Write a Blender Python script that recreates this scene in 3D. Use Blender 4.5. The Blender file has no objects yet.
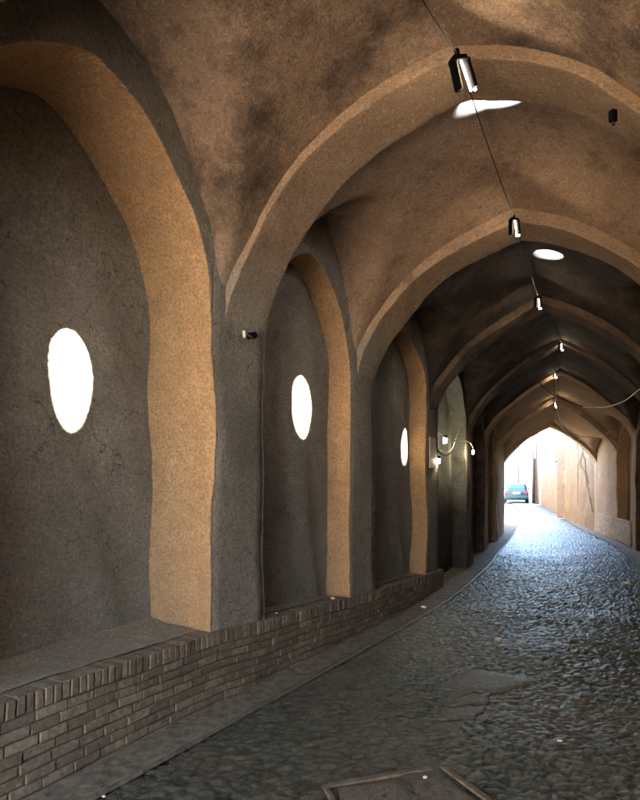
import bpy, bmesh, math, random
from mathutils import Vector, Matrix, noise
random.seed(7)
PI = math.pi
sc = bpy.context.scene
COL = sc.collection
EYE = 1.55; F = 600.0; CX = 320.0; HY = 482.0

def px(x, y, d):
    return Vector(((x - CX) / F * d, d, EYE + (HY - y) / F * d))

# ------------------------------------------------------------------ materials
def new_mat(name):
    m = bpy.data.materials.new(name); m.use_nodes = True
    nt = m.node_tree; nt.nodes.clear()
    o = nt.nodes.new('ShaderNodeOutputMaterial'); b = nt.nodes.new('ShaderNodeBsdfPrincipled')
    nt.links.new(b.outputs[0], o.inputs[0])
    return m, nt, b

class NT:
    def __init__(s, nt):
        s.nt = nt; s.tc = nt.nodes.new('ShaderNodeTexCoord')
    def n(s, t, **kw):
        x = s.nt.nodes.new(t)
        for k, v in kw.items(): setattr(x, k, v)
        return x
    def l(s, a, b): s.nt.links.new(a, b)
    def coord(s, scale=(1, 1, 1), rot=(0, 0, 0)):
        mp = s.n('ShaderNodeMapping'); mp.inputs['Scale'].default_value = scale; mp.inputs['Rotation'].default_value = rot
        s.l(s.tc.outputs['Object'], mp.inputs[0]); return mp.outputs[0]
    def noise(s, scale, detail=4, rough=.6, co=None, dist=0):
        x = s.n('ShaderNodeTexNoise'); x.inputs['Scale'].default_value = scale; x.inputs['Detail'].default_value = detail
        x.inputs['Roughness'].default_value = rough; x.inputs['Distortion'].default_value = dist
        s.l(co if co is not None else s.tc.outputs['Object'], x.inputs['Vector']); return x.outputs['Fac']
    def vor(s, scale, feature='F1', co=None, out='Distance', rnd=1):
        x = s.n('ShaderNodeTexVoronoi'); x.feature = feature; x.inputs['Scale'].default_value = scale
        x.inputs['Randomness'].default_value = rnd
        s.l(co if co is not None else s.tc.outputs['Object'], x.inputs['Vector']); return x.outputs[out]
    def ramp(s, f, stops):
        r = s.n('ShaderNodeValToRGB'); e = r.color_ramp.elements
        while len(e) < len(stops): e.new(.5)
        for i, (p, c) in enumerate(stops):
            e[i].position = p; e[i].color = (c if isinstance(c, tuple) else (c, c, c)) + (1,)
        s.l(f, r.inputs[0]); return r.outputs[0]
    def mix(s, f, a, b, mode='MIX'):
        m = s.n('ShaderNodeMix', data_type='RGBA', blend_type=mode)
        for sock, v in ((m.inputs[0], f), (m.inputs[6], a), (m.inputs[7], b)):
            if isinstance(v, (int, float)): sock.default_value = v if sock is m.inputs[0] else (v, v, v, 1)
            elif isinstance(v, tuple): sock.default_value = v + (1,)
            else: s.l(v, sock)
        return m.outputs[2]
    def math(s, op, a, b=0.0):
        m = s.n('ShaderNodeMath', operation=op)
        for i, v in enumerate((a, b)):
            if isinstance(v, (int, float)): m.inputs[i].default_value = v
            else: s.l(v, m.inputs[i])
        return m.outputs[0]
    def bump(s, h, strength, dist, prev=None):
        b = s.n('ShaderNodeBump'); b.inputs['Strength'].default_value = strength; b.inputs['Distance'].default_value = dist
        s.l(h, b.inputs['Height'])
        if prev is not None: s.l(prev, b.inputs['Normal'])
        return b.outputs[0]

def mud(name, ca, cb, soot=0.0, sootc=(.022, .02, .02), crack=.5, straw=.6, bumpk=1.0, low=None, lz=(2.6, 3.3)):
    """straw-and-mud render: blotches, chopped straw, hairline cracks, soot stains"""
    m, nt, b = new_mat(name); N = NT(nt)
    big = N.noise(1.1, 5, .62); mid = N.noise(6, 5, .7); fine = N.noise(55, 4, .75)
    c = N.mix(N.ramp(big, [(.36, 0.0), (.66, 1.0)]), ca, cb)
    c = N.mix(N.ramp(mid, [(.3, .75), (.7, 0.0)]), c, tuple(v * .62 for v in ca))
    c = N.mix(N.ramp(fine, [(.39, .65), (.56, 0.0)]), c, tuple(v * .40 for v in ca))
    grit = N.noise(38, 6, .8, None, .4); pat = N.noise(.8, 6, .62)
    c = N.mix(N.ramp(pat, [(.44, 0.0), (.60, .55)]), c, tuple(v * .68 for v in ca))
    dr = N.noise(2.6, 5, .7, N.coord((1, 1, .22)))
    c = N.mix(N.ramp(dr, [(.54, 0.0), (.72, .4)]), c, tuple(v * .55 for v in ca))
    c = N.mix(N.ramp(grit, [(.34, .8), (.45, 0.0)]), c, tuple(v * .33 for v in ca))
    c = N.mix(N.ramp(grit, [(.58, 0.0), (.74, .35)]), c, tuple(min(1, v * 1.5) for v in cb))
    if low:
        ge = N.n('ShaderNodeNewGeometry'); sx = N.n('ShaderNodeSeparateXYZ'); N.l(ge.outputs['Position'], sx.inputs[0])
        zz = N.math('ADD', sx.outputs[2], N.math('MULTIPLY', N.math('SUBTRACT', N.noise(2.2, 5, .65), .5), .7))
        mr = N.n('ShaderNodeMapRange'); N.l(zz, mr.inputs[0]); mr.inputs[1].default_value = lz[0]; mr.inputs[2].default_value = lz[1]
        mr.inputs[3].default_value = 1; mr.inputs[4].default_value = 0
        lc = N.mix(N.ramp(grit, [(.34, .8), (.5, 0.0)]), low, tuple(v * .4 for v in low))
        c = N.mix(mr.outputs[0], c, lc)
    # straw pieces: stretched noise in two directions
    s1 = N.noise(26, 2, .6, N.coord((1, 1, 6), (.5, .3, .9)), 1.2)
    s2 = N.noise(26, 2, .6, N.coord((6, 6, 1.2), (.2, .9, .1)), 1.2)
    sm = N.math('MAXIMUM', N.ramp(s1, [(.6, 0.0), (.7, 1.0)]), N.ramp(s2, [(.62, 0.0), (.72, 1.0)]))
    c = N.mix(N.math('MULTIPLY', sm, straw * .7), c, tuple(min(1, v * 1.7) for v in cb))
    # hairline cracks, only in places
    wob = N.n('ShaderNodeVectorMath', operation='ADD')
    nz = N.n('ShaderNodeTexNoise'); nz.inputs['Scale'].default_value = 4; nz.inputs['Detail'].default_value = 4
    N.l(N.tc.outputs['Object'], nz.inputs['Vector'])
    sc_ = N.n('ShaderNodeVectorMath', operation='SCALE'); sc_.inputs['Scale'].default_value = .35
    N.l(nz.outputs['Color'], sc_.inputs[0]); N.l(N.tc.outputs['Object'], wob.inputs[0]); N.l(sc_.outputs[0], wob.inputs[1])
    ck = N.vor(3.2, 'DISTANCE_TO_EDGE', wob.outputs[0])
    ckm = N.math('MULTIPLY', N.ramp(ck, [(0.0, 1.0), (.012, 0.0)]), N.ramp(N.noise(1.7, 2), [(.47, 0.0), (.56, 1.0)]))
    c = N.mix(N.math('MULTIPLY', ckm, crack), c, tuple(v * .25 for v in ca))
    if soot:
        sm2 = N.ramp(N.noise(1.9, 7, .7), [(.62 - .42 * soot, 0.0), (.78 - .38 * soot, 1.0)])
        c = N.mix(N.math('MULTIPLY', sm2, min(.95, .55 + .4 * soot)), c, sootc)
    N.l(c, b.inputs['Base Color'])
    b.inputs['Roughness'].default_value = .95; b.inputs['Specular IOR Level'].default_value = .15
    n1 = N.bump(mid, .7 * bumpk, .04)
    n2 = N.bump(fine, 1.0 * bumpk, .010, N.bump(grit, .7 * bumpk, .012, n1))
    n3 = N.bump(sm, .5 * bumpk, .005, n2)
    n4 = N.bump(ckm, -.9 * crack, .012, n3)
    N.l(n4, b.inputs['Normal'])
    return m

def plain(name, col, rough=.6, metal=0, var=.25, scale=20, bumpk=.2, spec=.5, emit=None, es=0):
    m, nt, b = new_mat(name); N = NT(nt)
    f = N.noise(scale, 5, .65)
    c = N.mix(N.ramp(f, [(.3, 0.0), (.7, 1.0)]), tuple(v * (1 - var) for v in col), tuple(min(1, v * (1 + var)) for v in col))
    N.l(c, b.inputs['Base Color'])
    b.inputs['Roughness'].default_value = rough; b.inputs['Metallic'].default_value = metal
    b.inputs['Specular IOR Level'].default_value = spec
    if bumpk: N.l(N.bump(f, bumpk, .01), b.inputs['Normal'])
    if emit:
        b.inputs['Emission Color'].default_value = emit + (1,); b.inputs['Emission Strength'].default_value = es
    return m

def brickmat(name, ca, cb):
    """each brick is its own mesh island: a random tone per island"""
    m, nt, b = new_mat(name); N = NT(nt)
    g = N.n('ShaderNodeNewGeometry'); f = N.noise(30, 5, .7); f2 = N.noise(4, 4, .6)
    c = N.mix(g.outputs['Random Per Island'], ca, cb)
    c = N.mix(N.ramp(f, [(.35, .65), (.65, 0.0)]), c, tuple(v * .45 for v in ca))
    c = N.mix(N.ramp(f2, [(.5, 0.0), (.7, .7)]), c, (.10, .09, .07))
    f3 = N.noise(13, 6, .75)
    c = N.mix(N.ramp(f3, [(.58, 0.0), (.68, .7)]), c, (.30, .26, .20))
    N.l(c, b.inputs['Base Color']); b.inputs['Roughness'].default_value = .9
    b.inputs['Specular IOR Level'].default_value = .25
    N.l(N.bump(N.noise(70, 4, .7), .7, .006, N.bump(f, .6, .012)), b.inputs['Normal'])
    return m

def stonemat(name, ca, cb, rough=(.24, .66)):
    m, nt, b = new_mat(name); N = NT(nt)
    at = N.n('ShaderNodeAttribute'); at.attribute_name = 'tone'; aj = N.n('ShaderNodeAttribute'); aj.attribute_name = 'joint'
    f = N.noise(24, 6, .7); big = N.noise(.8, 4, .6); fine = N.noise(110, 3, .7)
    c = N.mix(at.outputs['Fac'], ca, cb)
    c = N.mix(N.ramp(f, [(.3, .7), (.62, 0.0)]), c, tuple(k * .4 for k in ca))
    c = N.mix(N.ramp(big, [(.42, 0.0), (.66, .7)]), c, (.12, .102, .068))
    c = N.mix(N.ramp(aj.outputs['Fac'], [(0.0, .95), (.38, 0.0)]), c, (.016, .015, .012))
    N.l(c, b.inputs['Base Color'])
    r = N.n('ShaderNodeMapRange'); N.l(f, r.inputs[0]); r.inputs[1].default_value = .3; r.inputs[2].default_value = .7
    r.inputs[3].default_value = rough[0]; r.inputs[4].default_value = rough[1]; N.l(r.outputs[0], b.inputs['Roughness'])
    b.inputs['Specular IOR Level'].default_value = .45; b.inputs['Specular Tint'].default_value = (.6, .95, 1, 1)  # teal of the sky's reflection is put into the specular tint
    N.l(N.bump(fine, .35, .004, N.bump(f, .7, .018)), b.inputs['Normal'])
    return m

M = {}
GREY = (.255, .213, .165)
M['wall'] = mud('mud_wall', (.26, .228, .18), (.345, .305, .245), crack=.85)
M['jamb_lit'] = mud('mud_reveal_lit', (.50, .30, .155), (.62, .385, .205), crack=.2, straw=.5)  # brighter orange than the walls: warm light on the reveals put into the colour
M['vault'] = mud('mud_vault', (.32, .21, .135), (.42, .285, .19), soot=.16, crack=.45, low=GREY, lz=(2.85, 3.15))
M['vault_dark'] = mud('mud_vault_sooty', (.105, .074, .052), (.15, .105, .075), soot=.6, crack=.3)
M['vault_front'] = mud('mud_vault_patched', (.33, .22, .145), (.42, .29, .195), soot=.42, crack=.7, low=GREY, lz=(2.95, 3.25))
M['rib'] = mud('mud_rib', (.36, .245, .16), (.46, .32, .215), soot=.12, crack=.4, low=GREY, lz=(2.85, 3.3))
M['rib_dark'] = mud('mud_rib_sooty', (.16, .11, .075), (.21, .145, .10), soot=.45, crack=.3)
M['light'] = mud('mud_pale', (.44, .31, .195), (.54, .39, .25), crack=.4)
M['out'] = mud('mud_outer', (.25, .185, .105), (.32, .24, .145), crack=1.0)
M['out_pale'] = mud('mud_outer_pale', (.24, .18, .12), (.30, .235, .165), crack=.6)
M['seat'] = mud('bench_top_mud', (.33, .285, .205), (.42, .36, .265), crack=.4)
M['gypsum'] = mud('stained_gypsum', (.38, .37, .29), (.50, .48, .38), soot=.25, sootc=(.10, .085, .06), crack=.4, straw=0, low=(.06, .048, .042), lz=(1.0, 1.7))
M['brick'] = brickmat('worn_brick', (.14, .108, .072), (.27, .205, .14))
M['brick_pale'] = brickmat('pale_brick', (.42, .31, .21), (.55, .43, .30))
M['mortar'] = plain('mortar', (.075, .062, .046), .95, 0, .4, 40, .8, .2)
M['stone'] = stonemat('worn_cobble', (.046, .050, .038), (.125, .126, .094))
M['slab'] = plain('worn_slab', (.088, .082, .062), .6, 0, .55, 22, 1.0, .4)
M['slab_dark'] = plain('speckled_slab', (.13, .118, .088), .7, 0, .6, 70, .7, .3)
M['strip'] = plain('gutter_cement', (.13, .115, .083), .8, 0, .6, 16, 1.0, .3)
M['dust'] = plain('dusty_ground', (.30, .27, .23), .95, 0, .3, 3, .4, .2)
M['black'] = plain('black_plastic', (.0025, .0025, .003), .9, 0, .3, 30, .1, .05)
M['wire'] = plain('cable_rubber', (.012, .011, .010), .9, 0, .2, 30, 0)
M['wire_w'] = plain('white_cable', (.62, .58, .50), .5, 0, .15, 30, 0)
M['white'] = plain('white_plastic', (.7, .68, .62), .4, 0, .1, 30, 0)
M['tube'] = plain('lit_tube', (.8, .8, .78), .3, 0, .02, 10, 0, .5, (1.0, .82, .60), 17)
M['tube_hot'] = plain('lit_tube_bright', (.8, .8, .78), .3, 0, .02, 10, 0, .5, (1.0, .92, .78), 14)
M['metal'] = plain('dull_metal', (.30, .29, .27), .45, 1, .25, 30, .1)
M['rust'] = plain('rusty_iron', (.11, .06, .035), .8, .3, .5, 40, .4)
M['bounce_pale'] = mud('bounce_wall_pale', (.58, .43, .28), (.68, .52, .35), crack=.2)  # pale mud for the unseen wall added to bounce sun inside
M['rim_lit'] = plain('rim_sunlit_white', (.74, .71, .65), .9, 0, .12, 20, .5, .2)  # near-white rim: sunlit brightness of the opening put into the colour
M['gap'] = plain('crack_shadow_earth', (.10, .06, .036), .95, 0, .3, 20, .2, .1)
M['wood'] = plain('weathered_pole', (.045, .03, .022), .85, 0, .35, 12, .5)
M['door'] = plain('old_blue_door', (.035, .055, .075), .55, 0, .4, 12, .3)
M['paper'] = plain('pale_paper', (.65, .60, .52), .8, 0, .15, 30, .2)
M['sign'] = plain('faded_sign', (.46, .36, .28), .6, 0, .2, 20, .1)
M['teal'] = plain('teal_car_paint', (.010, .05, .058), .3, .2, .06, 4, 0, .6)
M['glass'] = plain('dark_glass', (.02, .07, .075), .08, 0, .1, 4, 0, .8)
M['red'] = plain('red_lens', (.55, .03, .05), .25, 0, .1, 10, 0)
M['rubber'] = plain('tyre_rubber', (.02, .02, .02), .8, 0, .2, 30, .1)
M['plate'] = plain('number_plate', (.7, .7, .6), .5, 0, .05, 30, 0)
M['bldg'] = plain('pale_render', (.62, .56, .50), .85, 0, .1, 2, .2)
M['bldg_blue'] = plain('blue_grey_render', (.10, .16, .19), .8, 0, .2, 2, .3)
M['leaf'] = plain('leaf_green', (.07, .10, .04), .6, 0, .4, 9, 0)

# ------------------------------------------------------------------ helpers
def wob(p, k=1.0):
    a = noise.noise_vector(p * 1.6) * .030 + noise.noise_vector(p * 6.5 + Vector((5, 3, 1))) * .008
    return p + a * k

def link(name, me, mats, parent=None, smooth=True):
    if not isinstance(mats, (list, tuple)): mats = [mats]
    for m in mats: me.materials.append(m)
    if smooth:
        for f in me.polygons: f.use_smooth = True
    o = bpy.data.objects.new(name, me); COL.objects.link(o)
    if parent: o.parent = parent
    return o

def mesh(name, vs, fs, mats, parent=None, smooth=True, mi=None, recalc=False):
    me = bpy.data.meshes.new(name); me.from_pydata([tuple(v) for v in vs], [], fs); me.update()
    if mi:
        for i, f in enumerate(me.polygons): f.material_index = mi[i]
    if recalc:
        b = bmesh.new(); b.from_mesh(me); bmesh.ops.recalc_face_normals(b, faces=b.faces); b.to_mesh(me); b.free()
    return link(name, me, mats, parent, smooth)

def rings(rs, base=0, closed=False):
    fs = []
    n = len(rs[0])
    for i in range(len(rs) - 1):
        for j in range(n - 1 + (1 if closed else 0)):
            a = base + i * n + j; b2 = base + i * n + (j + 1) % n
            fs.append((a, b2, b2 + n, a + n))
    return fs

def strip(name, rs, mats, parent=None, w=1.0, closed=False, smooth=True):
    vs = [wob(p, w) if w else p for r in rs for p in r]
    return mesh(name, vs, rings(rs, 0, closed), mats, parent, smooth)

def thing(name, loc, label, cat, group=None, rz=0):
    o = bpy.data.objects.new(name, None); COL.objects.link(o); o.location = loc; o.rotation_euler = (0, 0, rz)
    o.empty_display_size = .1
    return tag(o, label, cat, group)
def tag(o, label, cat, group=None):
    o['label'] = label; o['category'] = cat
    if group: o['group'] = group
    return o
def keep(o, parent):
    """parent a part whose mesh is in world coordinates"""
    bpy_m = Matrix.Translation(parent.location) @ parent.rotation_euler.to_matrix().to_4x4()
    o.data.transform(bpy_m.inverted()); o.parent = parent; return o

def box(bm, c, s, rz=0, bev=0):
    r = bmesh.ops.create_cube(bm, size=1, matrix=Matrix.Translation(c) @ Matrix.Rotation(rz, 4, 'Z') @ Matrix.Diagonal((s[0], s[1], s[2], 1)))
    if bev:
        es = list({e for v in r['verts'] for e in v.link_edges})
        bmesh.ops.bevel(bm, geom=es, offset=bev, segments=2, affect='EDGES', profile=.6)
def tube(bm, pts, r, n=8, r2=None):
    rs = []
    pts = [Vector(p) for p in pts]
    for i, p in enumerate(pts):
        t = (pts[min(i + 1, len(pts) - 1)] - pts[max(i - 1, 0)]).normalized()
        a = t.orthogonal().normalized() if i == 0 else (prev - t * prev.dot(t)).normalized()
        prev = a; b = t.cross(a); rr = r if r2 is None else r + (r2 - r) * i / (len(pts) - 1)
        rs.append([bm.verts.new(p + a * math.cos(k * 2 * PI / n) * rr + b * math.sin(k * 2 * PI / n) * rr) for k in range(n)])
    for i in range(len(rs) - 1):
        for k in range(n): bm.faces.new((rs[i][k], rs[i][(k + 1) % n], rs[i + 1][(k + 1) % n], rs[i + 1][k]))
    bm.faces.new(rs[0][::-1]); bm.faces.new(rs[-1])
def bobj(name, bm, mats, parent=None, smooth=False):
    bmesh.ops.recalc_face_normals(bm, faces=bm.faces)
    me = bpy.data.meshes.new(name); bm.to_mesh(me); bm.free()
    return link(name, me, mats, parent, smooth)

# ------------------------------------------------------------------ plan of the passage (camera stands over the origin)
def hermite(knots, s):
    n = len(knots)
    if s <= knots[0][0]: i = 0
    elif s >= knots[-1][0]: i = n - 2
    else:
        i = 0
        while knots[i + 1][0] < s: i += 1
    def tan(j):
        a = knots[max(j - 1, 0)]; b = knots[min(j + 1, n - 1)]
        return (b[1] - a[1]) / (b[0] - a[0])
    s0, p0 = knots[i]; s1, p1 = knots[i + 1]; h = s1 - s0; t = (s - s0) / h
    if t < 0: return p0 + tan(i) * (s - s0)
    if t > 1: return p1 + tan(i + 1) * (s - s1)
    return p0 * (2 * t**3 - 3 * t**2 + 1) + tan(i) * h * (t**3 - 2 * t**2 + t) + p1 * (-2 * t**3 + 3 * t**2) + tan(i + 1) * h * (t**3 - t**2)
V2 = lambda x, y: Vector((x, y))
def lin(s): return V2(.5 * s, 5.41 + .866 * s)
ac = V2(.94, -.342)
LK = [(-9, lin(-9)), (-5, lin(-5)), (-1.485, lin(-1.485)), (.592, lin(.592)), (2.755, V2(1.42, 8.0)), (6.1, V2(2.8, 11.1)), (8.5, V2(3.66, 13.3)), (10.9, V2(4.57, 15.5)), (13.8, V2(5.6, 18.2)), (16.2, V2(6.45, 20.5)), (26, V2(9.6, 29.6)), (45, V2(14.6, 47)), (74, V2(21.5, 74))]
RK = [(-9, lin(-9) + ac * 3.15), (-5, lin(-5) + ac * 3.15), (-1.485, lin(-1.485) + ac * 3.15), (.592, V2(.296, 5.92) + ac * 3.05), (2.755, V2(4.18, 7.15)), (6.1, V2(5.92, 10.55)), (8.5, V2(7.0, 13.3)), (10.9, V2(7.72, 15.6)), (13.8, V2(8.5, 18.6)), (16.2, V2(9.15, 20.8)), (26, V2(12.0, 29.8)), (45, V2(17.2, 46.5)), (74, V2(25, 73))]
def L(s): return hermite(LK, s)
def R(s): return hermite(RK, s)
def Nrm(s, side):
    f = L if side < 0 else R
    t = (f(s + .05) - f(s - .05)).normalized()
    return V2(-t.y, t.x) if side < 0 else V2(t.y, -t.x)
def WP(s, n, z, side=-1):            # point n metres into the side wall
    p = (L(s) if side < 0 else R(s)) + Nrm(s, side) * n
    return Vector((p.x, p.y, z))
def TP(s, v, z):                      # point across the passage, v 0..1
    p = L(s).lerp(R(s), v); return Vector((p.x, p.y, z))

# piers: front s, back s, rib crown, rib spring, pointedness, material key
RIBS = [
    dict(a=-8.2, b=-7.6, za=4.1, zs=2.5, pt=.12, m='rib'),
    dict(a=-6.0, b=-5.4, za=4.15, zs=2.5, pt=.12, m='rib'),
    dict(a=-4.05, b=-3.42, za=4.15, zs=2.5, pt=.12, m='rib'),
    dict(a=-1.485, b=-.857, za=4.18, zs=2.5, pt=.17, m='rib'),
    dict(a=.592, b=1.154, za=3.95, zs=2.45, pt=.22, m='rib'),
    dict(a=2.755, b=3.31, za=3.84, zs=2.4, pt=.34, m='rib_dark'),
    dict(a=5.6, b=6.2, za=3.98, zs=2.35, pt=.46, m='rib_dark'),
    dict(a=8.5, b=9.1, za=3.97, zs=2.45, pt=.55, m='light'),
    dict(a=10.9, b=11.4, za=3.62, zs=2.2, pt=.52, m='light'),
    dict(a=13.3, b=13.8, za=3.22, zs=2.0, pt=.5, m='light'),
]
ORD = ['rearmost', 'rear', 'third rear', 'nearest', 'second', 'third', 'fourth', 'pale fifth', 'pale sixth', 'outermost']
def arcf(t, pt):
    t = min(1, abs(t)); return (1 - pt) * math.sqrt(max(0, 1 - t * t)) + pt * (1 - t)
def ribz(i, v):
    r = RIBS[i]; return r['zs'] + (r['za'] - r['zs']) * arcf(2 * v - 1, r['pt'])
def bz(s):                            # bench top height
    if s < -1.5: return .515
    return max(.24, .515 - (s + 1.5) * .046)
def smax(a, b, k):
    h = max(k - abs(a - b), 0) / k; return max(a, b) + h * h * k * .25

# bays: niche depth, opening spring/apex, lunette apex, materials
BAYS = [
    dict(n=.5, zo=(2.6, 3.7), zc=4.15, vm='vault', wm='wall', jm='jamb_lit'),
    dict(n=.5, zo=(2.6, 3.7), zc=4.15, vm='vault', wm='wall', jm='jamb_lit'),
    dict(n=.58, zo=(2.65, 3.88), zc=4.22, vm='vault_front', wm='wall', jm='jamb_lit'),
    dict(n=.25, zo=(2.6, 3.56), zc=4.08, vm='vault', wm='wall', jm='jamb_lit'),
    dict(n=.22, zo=(2.55, 3.38), zc=3.8, vm='vault_dark', wm='wall', jm='jamb_lit'),
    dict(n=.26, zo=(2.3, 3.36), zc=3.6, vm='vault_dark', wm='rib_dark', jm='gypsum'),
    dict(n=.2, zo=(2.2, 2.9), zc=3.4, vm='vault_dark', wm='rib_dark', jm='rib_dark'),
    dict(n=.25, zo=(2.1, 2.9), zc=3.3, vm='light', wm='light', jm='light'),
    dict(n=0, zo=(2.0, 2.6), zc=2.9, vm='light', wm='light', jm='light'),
]
def vault_z(i, s, v):
    a = (RIBS[i]['a'] + RIBS[i]['b']) / 2; b = (RIBS[i + 1]['a'] + RIBS[i + 1]['b']) / 2
    u = min(1, max(0, (s - a) / (b - a)))
    zb = ribz(i, v) * (1 - u) + ribz(i + 1, v) * u + .075 + {2: .05, 3: .20, 4: .13}.get(i, .06) * math.sin(PI * u)
    W = (R(s) - L(s)).length; x = min(v, 1 - v) * W
    o0 = RIBS[i]['b'] - .13; o1 = RIBS[i + 1]['a'] + .13
    t = (s - (o0 + o1) / 2) / ((o1 - o0) / 2)
    zc = 2.55 * (1 if i < 6 else .85) + (BAYS[i]['zc'] - 2.55 * (1 if i < 6 else .85)) * arcf(t, .15) - .28 * x
    if abs(t) >= 1: zc = 1
    return smax(zb, zc, .16)

# ------------------------------------------------------------------ sun direction and oculi
SUN = Vector((-1.37, 1.24, -2.0)).normalized()
def oval(s, n, z): return WP(s, n, z)
targets = {2: WP(-2.18, .58, 2.21), 3: WP(0.0, .25, 2.25), 4: WP(2.52, .22, 1.99)}
HOLES = {}
def to_sv(p):
    def ev(s):
        l = L(s); d = R(s) - l
        v = (V2(p.x, p.y) - l).dot(d) / d.length_squared
        return (l + d * v - V2(p.x, p.y)).length, v
    s = min((-9 + .5 * k for k in range(46)), key=lambda q: ev(q)[0]); st = .25
    while st > .002:
        s = min((s - st, s, s + st), key=lambda q: ev(q)[0]); st *= .6
    return s, ev(s)[1]
def trace_up(i, tgt):
    t = 1.0
    while t < 5:
        p = tgt - SUN * t
        if p.z > 3.5:
            s, v = to_sv(p)
            if 0 < v < 1 and vault_z(i, s, v) <= p.z: return s, v, p
        t += .01
    return None
OVAL = {2: (-2.18, .58, 2.21, .16, .33), 3: (0.09, .25, 2.25, .17, .29), 4: (2.52, .22, 1.99, .135, .225)}
for i, (os_, on, oz, ra, rb) in OVAL.items():
    cs, cv, p = trace_up(i, WP(os_, on, oz)); W = (R(cs) - L(cs)).length
    tab = []
    for k in range(32):
        th = k * 2 * PI / 32; w_ = 1 + .012 * math.sin(3 * th + i)
        s, v, _ = trace_up(i, WP(os_ + ra * w_ * math.cos(th), on, oz + rb * w_ * math.sin(th)))
        x, y = s - cs, (v - cv) * W; tab.append((math.atan2(y, x) % (2 * PI), math.hypot(x, y)))
    tab.sort(); HOLES[i] = (cs, cv, tab)
    print('HOLE', i, round(cs, 2), round(cv, 2), [round(c, 2) for c in p], 'px', round(CX + F * p.x / p.y), round(HY - F * (p.z - EYE) / p.y))
rnd_tab = [(k * 2 * PI / 20, .2 + .02 * math.sin(3 * k)) for k in range(20)]
HOLES[0] = (-6.8, .55, rnd_tab); HOLES[1] = (-4.75, .55, rnd_tab)
def hole_r(i, th):
    tab = HOLES[i][2]; th %= 2 * PI; n = len(tab)
    for k in range(n):
        a0, r0 = tab[k]; a1, r1 = tab[(k + 1) % n]
        if k == n - 1: a1 += 2 * PI
        if a0 <= th <= a1 or (k == n - 1 and th + 2 * PI <= a1):
            t = th if th >= a0 else th + 2 * PI
            u = (t - a0) / max(1e-6, a1 - a0); return r0 * (1 - u) + r1 * u
    return tab[0][1]

# ------------------------------------------------------------------ vault bays
VL = {0: 'brown mud vault behind the rearmost skylight, nearest the back entrance', 1: 'brown mud vault over the camera side of the passage',
      2: 'patchy scorched mud vault above the first and largest niche', 3: 'warm brown mud vault bay between the nearest and second arches',
      4: 'soot dark vault bay with the second skylight, over the third niche', 5: 'black sooted vault bay above the greenish doorway recess',
      6: 'dark sooted vault bay just before the pale sunlit arches', 7: 'pale plaster vault bay behind the first pale arch', 8: 'pale low vault bay ending at the open alley'}
for i, B in enumerate(BAYS):
    s0 = (RIBS[i]['a'] + RIBS[i]['b']) / 2; s1 = (RIBS[i + 1]['a'] + RIBS[i + 1]['b']) / 2
    ns = int((s1 - s0) / .04); nv = 80
    bm = bmesh.new(); W = (R((s0 + s1) / 2) - L((s0 + s1) / 2)).length
    grid = []
    for a in range(ns + 1):
        row = []
        for c in range(nv + 1):
            s = s0 + (s1 - s0) * a / ns; v = -.012 + 1.024 * c / nv
            row.append((s, v))
        grid.append(row)
    hv = set()
    if i in HOLES:
        hs, hvv = HOLES[i][:2]
        def ell(s, v):
            x = s - hs; y = (v - hvv) * W
            th = math.atan2(y, x); return math.hypot(x, y) / hole_r(i, th), th
        for a in range(ns + 1):
            for c in range(nv + 1):
                e, th = ell(*grid[a][c])
                if e < 1: hv.add((a, c))
        # snap vertices just outside the hole to its rim
        snap = {}
        for a in range(ns + 1):
            for c in range(nv + 1):
                if (a, c) in hv: continue
                if any((a + da, c + dc) in hv for da in (-1, 0, 1) for dc in (-1, 0, 1)):
                    e, th = ell(*grid[a][c]); rr = hole_r(i, th) * 1.06
                    snap[(a, c)] = (hs + math.cos(th) * rr, hvv + math.sin(th) * rr / W)
        for k2, v2 in snap.items(): grid[k2[0]][k2[1]] = v2
    V = {}
    for a in range(ns + 1):
        for c in range(nv + 1):
            if (a, c) in hv: continue
            s, v = grid[a][c]; z = vault_z(i, s, min(1, max(0, v)))
            near = None
            if s < RIBS[i]['b'] + .0: near = RIBS[i]
            elif s > RIBS[i + 1]['a'] - .0: near = RIBS[i + 1]
            if near: v = .5 + (v - .5) * (1 + .09 * min(1, max(0, 1 - (z - near['zs']) / .8)))
            V[(a, c)] = bm.verts.new(wob(TP(s, v, z), .6))
    for a in range(ns):
        for c in range(nv):
            q = [(a, c), (a, c + 1), (a + 1, c + 1), (a + 1, c)]
            if all(k2 in V for k2 in q): bm.faces.new([V[k2] for k2 in q])
    root = thing('vault_bay', TP((s0 + s1) / 2, .5, BAYS[i]['zc']), VL[i], 'vault', 'vault bays of the passage roof')
    me = bpy.data.meshes.new('vault_shell'); bm.to_mesh(me); bm.free()
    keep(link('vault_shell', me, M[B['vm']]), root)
    if i in HOLES:
        rs = []
        for h, sc_ in ((.02, 1.16), (-.006, 1.07), (.0, .99), (.04, .99), (.13, 1.05)):
            rs.append([])
            for k in range(72):
                th = k * 2 * PI / 72; rr = hole_r(i, th) * sc_
                s = hs + math.cos(th) * rr; v = hvv + math.sin(th) * rr / W
                rs[-1].append(wob(TP(s, v, vault_z(i, s, v)), .6) - SUN * h)
        o = strip('skylight_rim', rs, M['rim_lit'], None, 0, True); keep(o, root)

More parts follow.
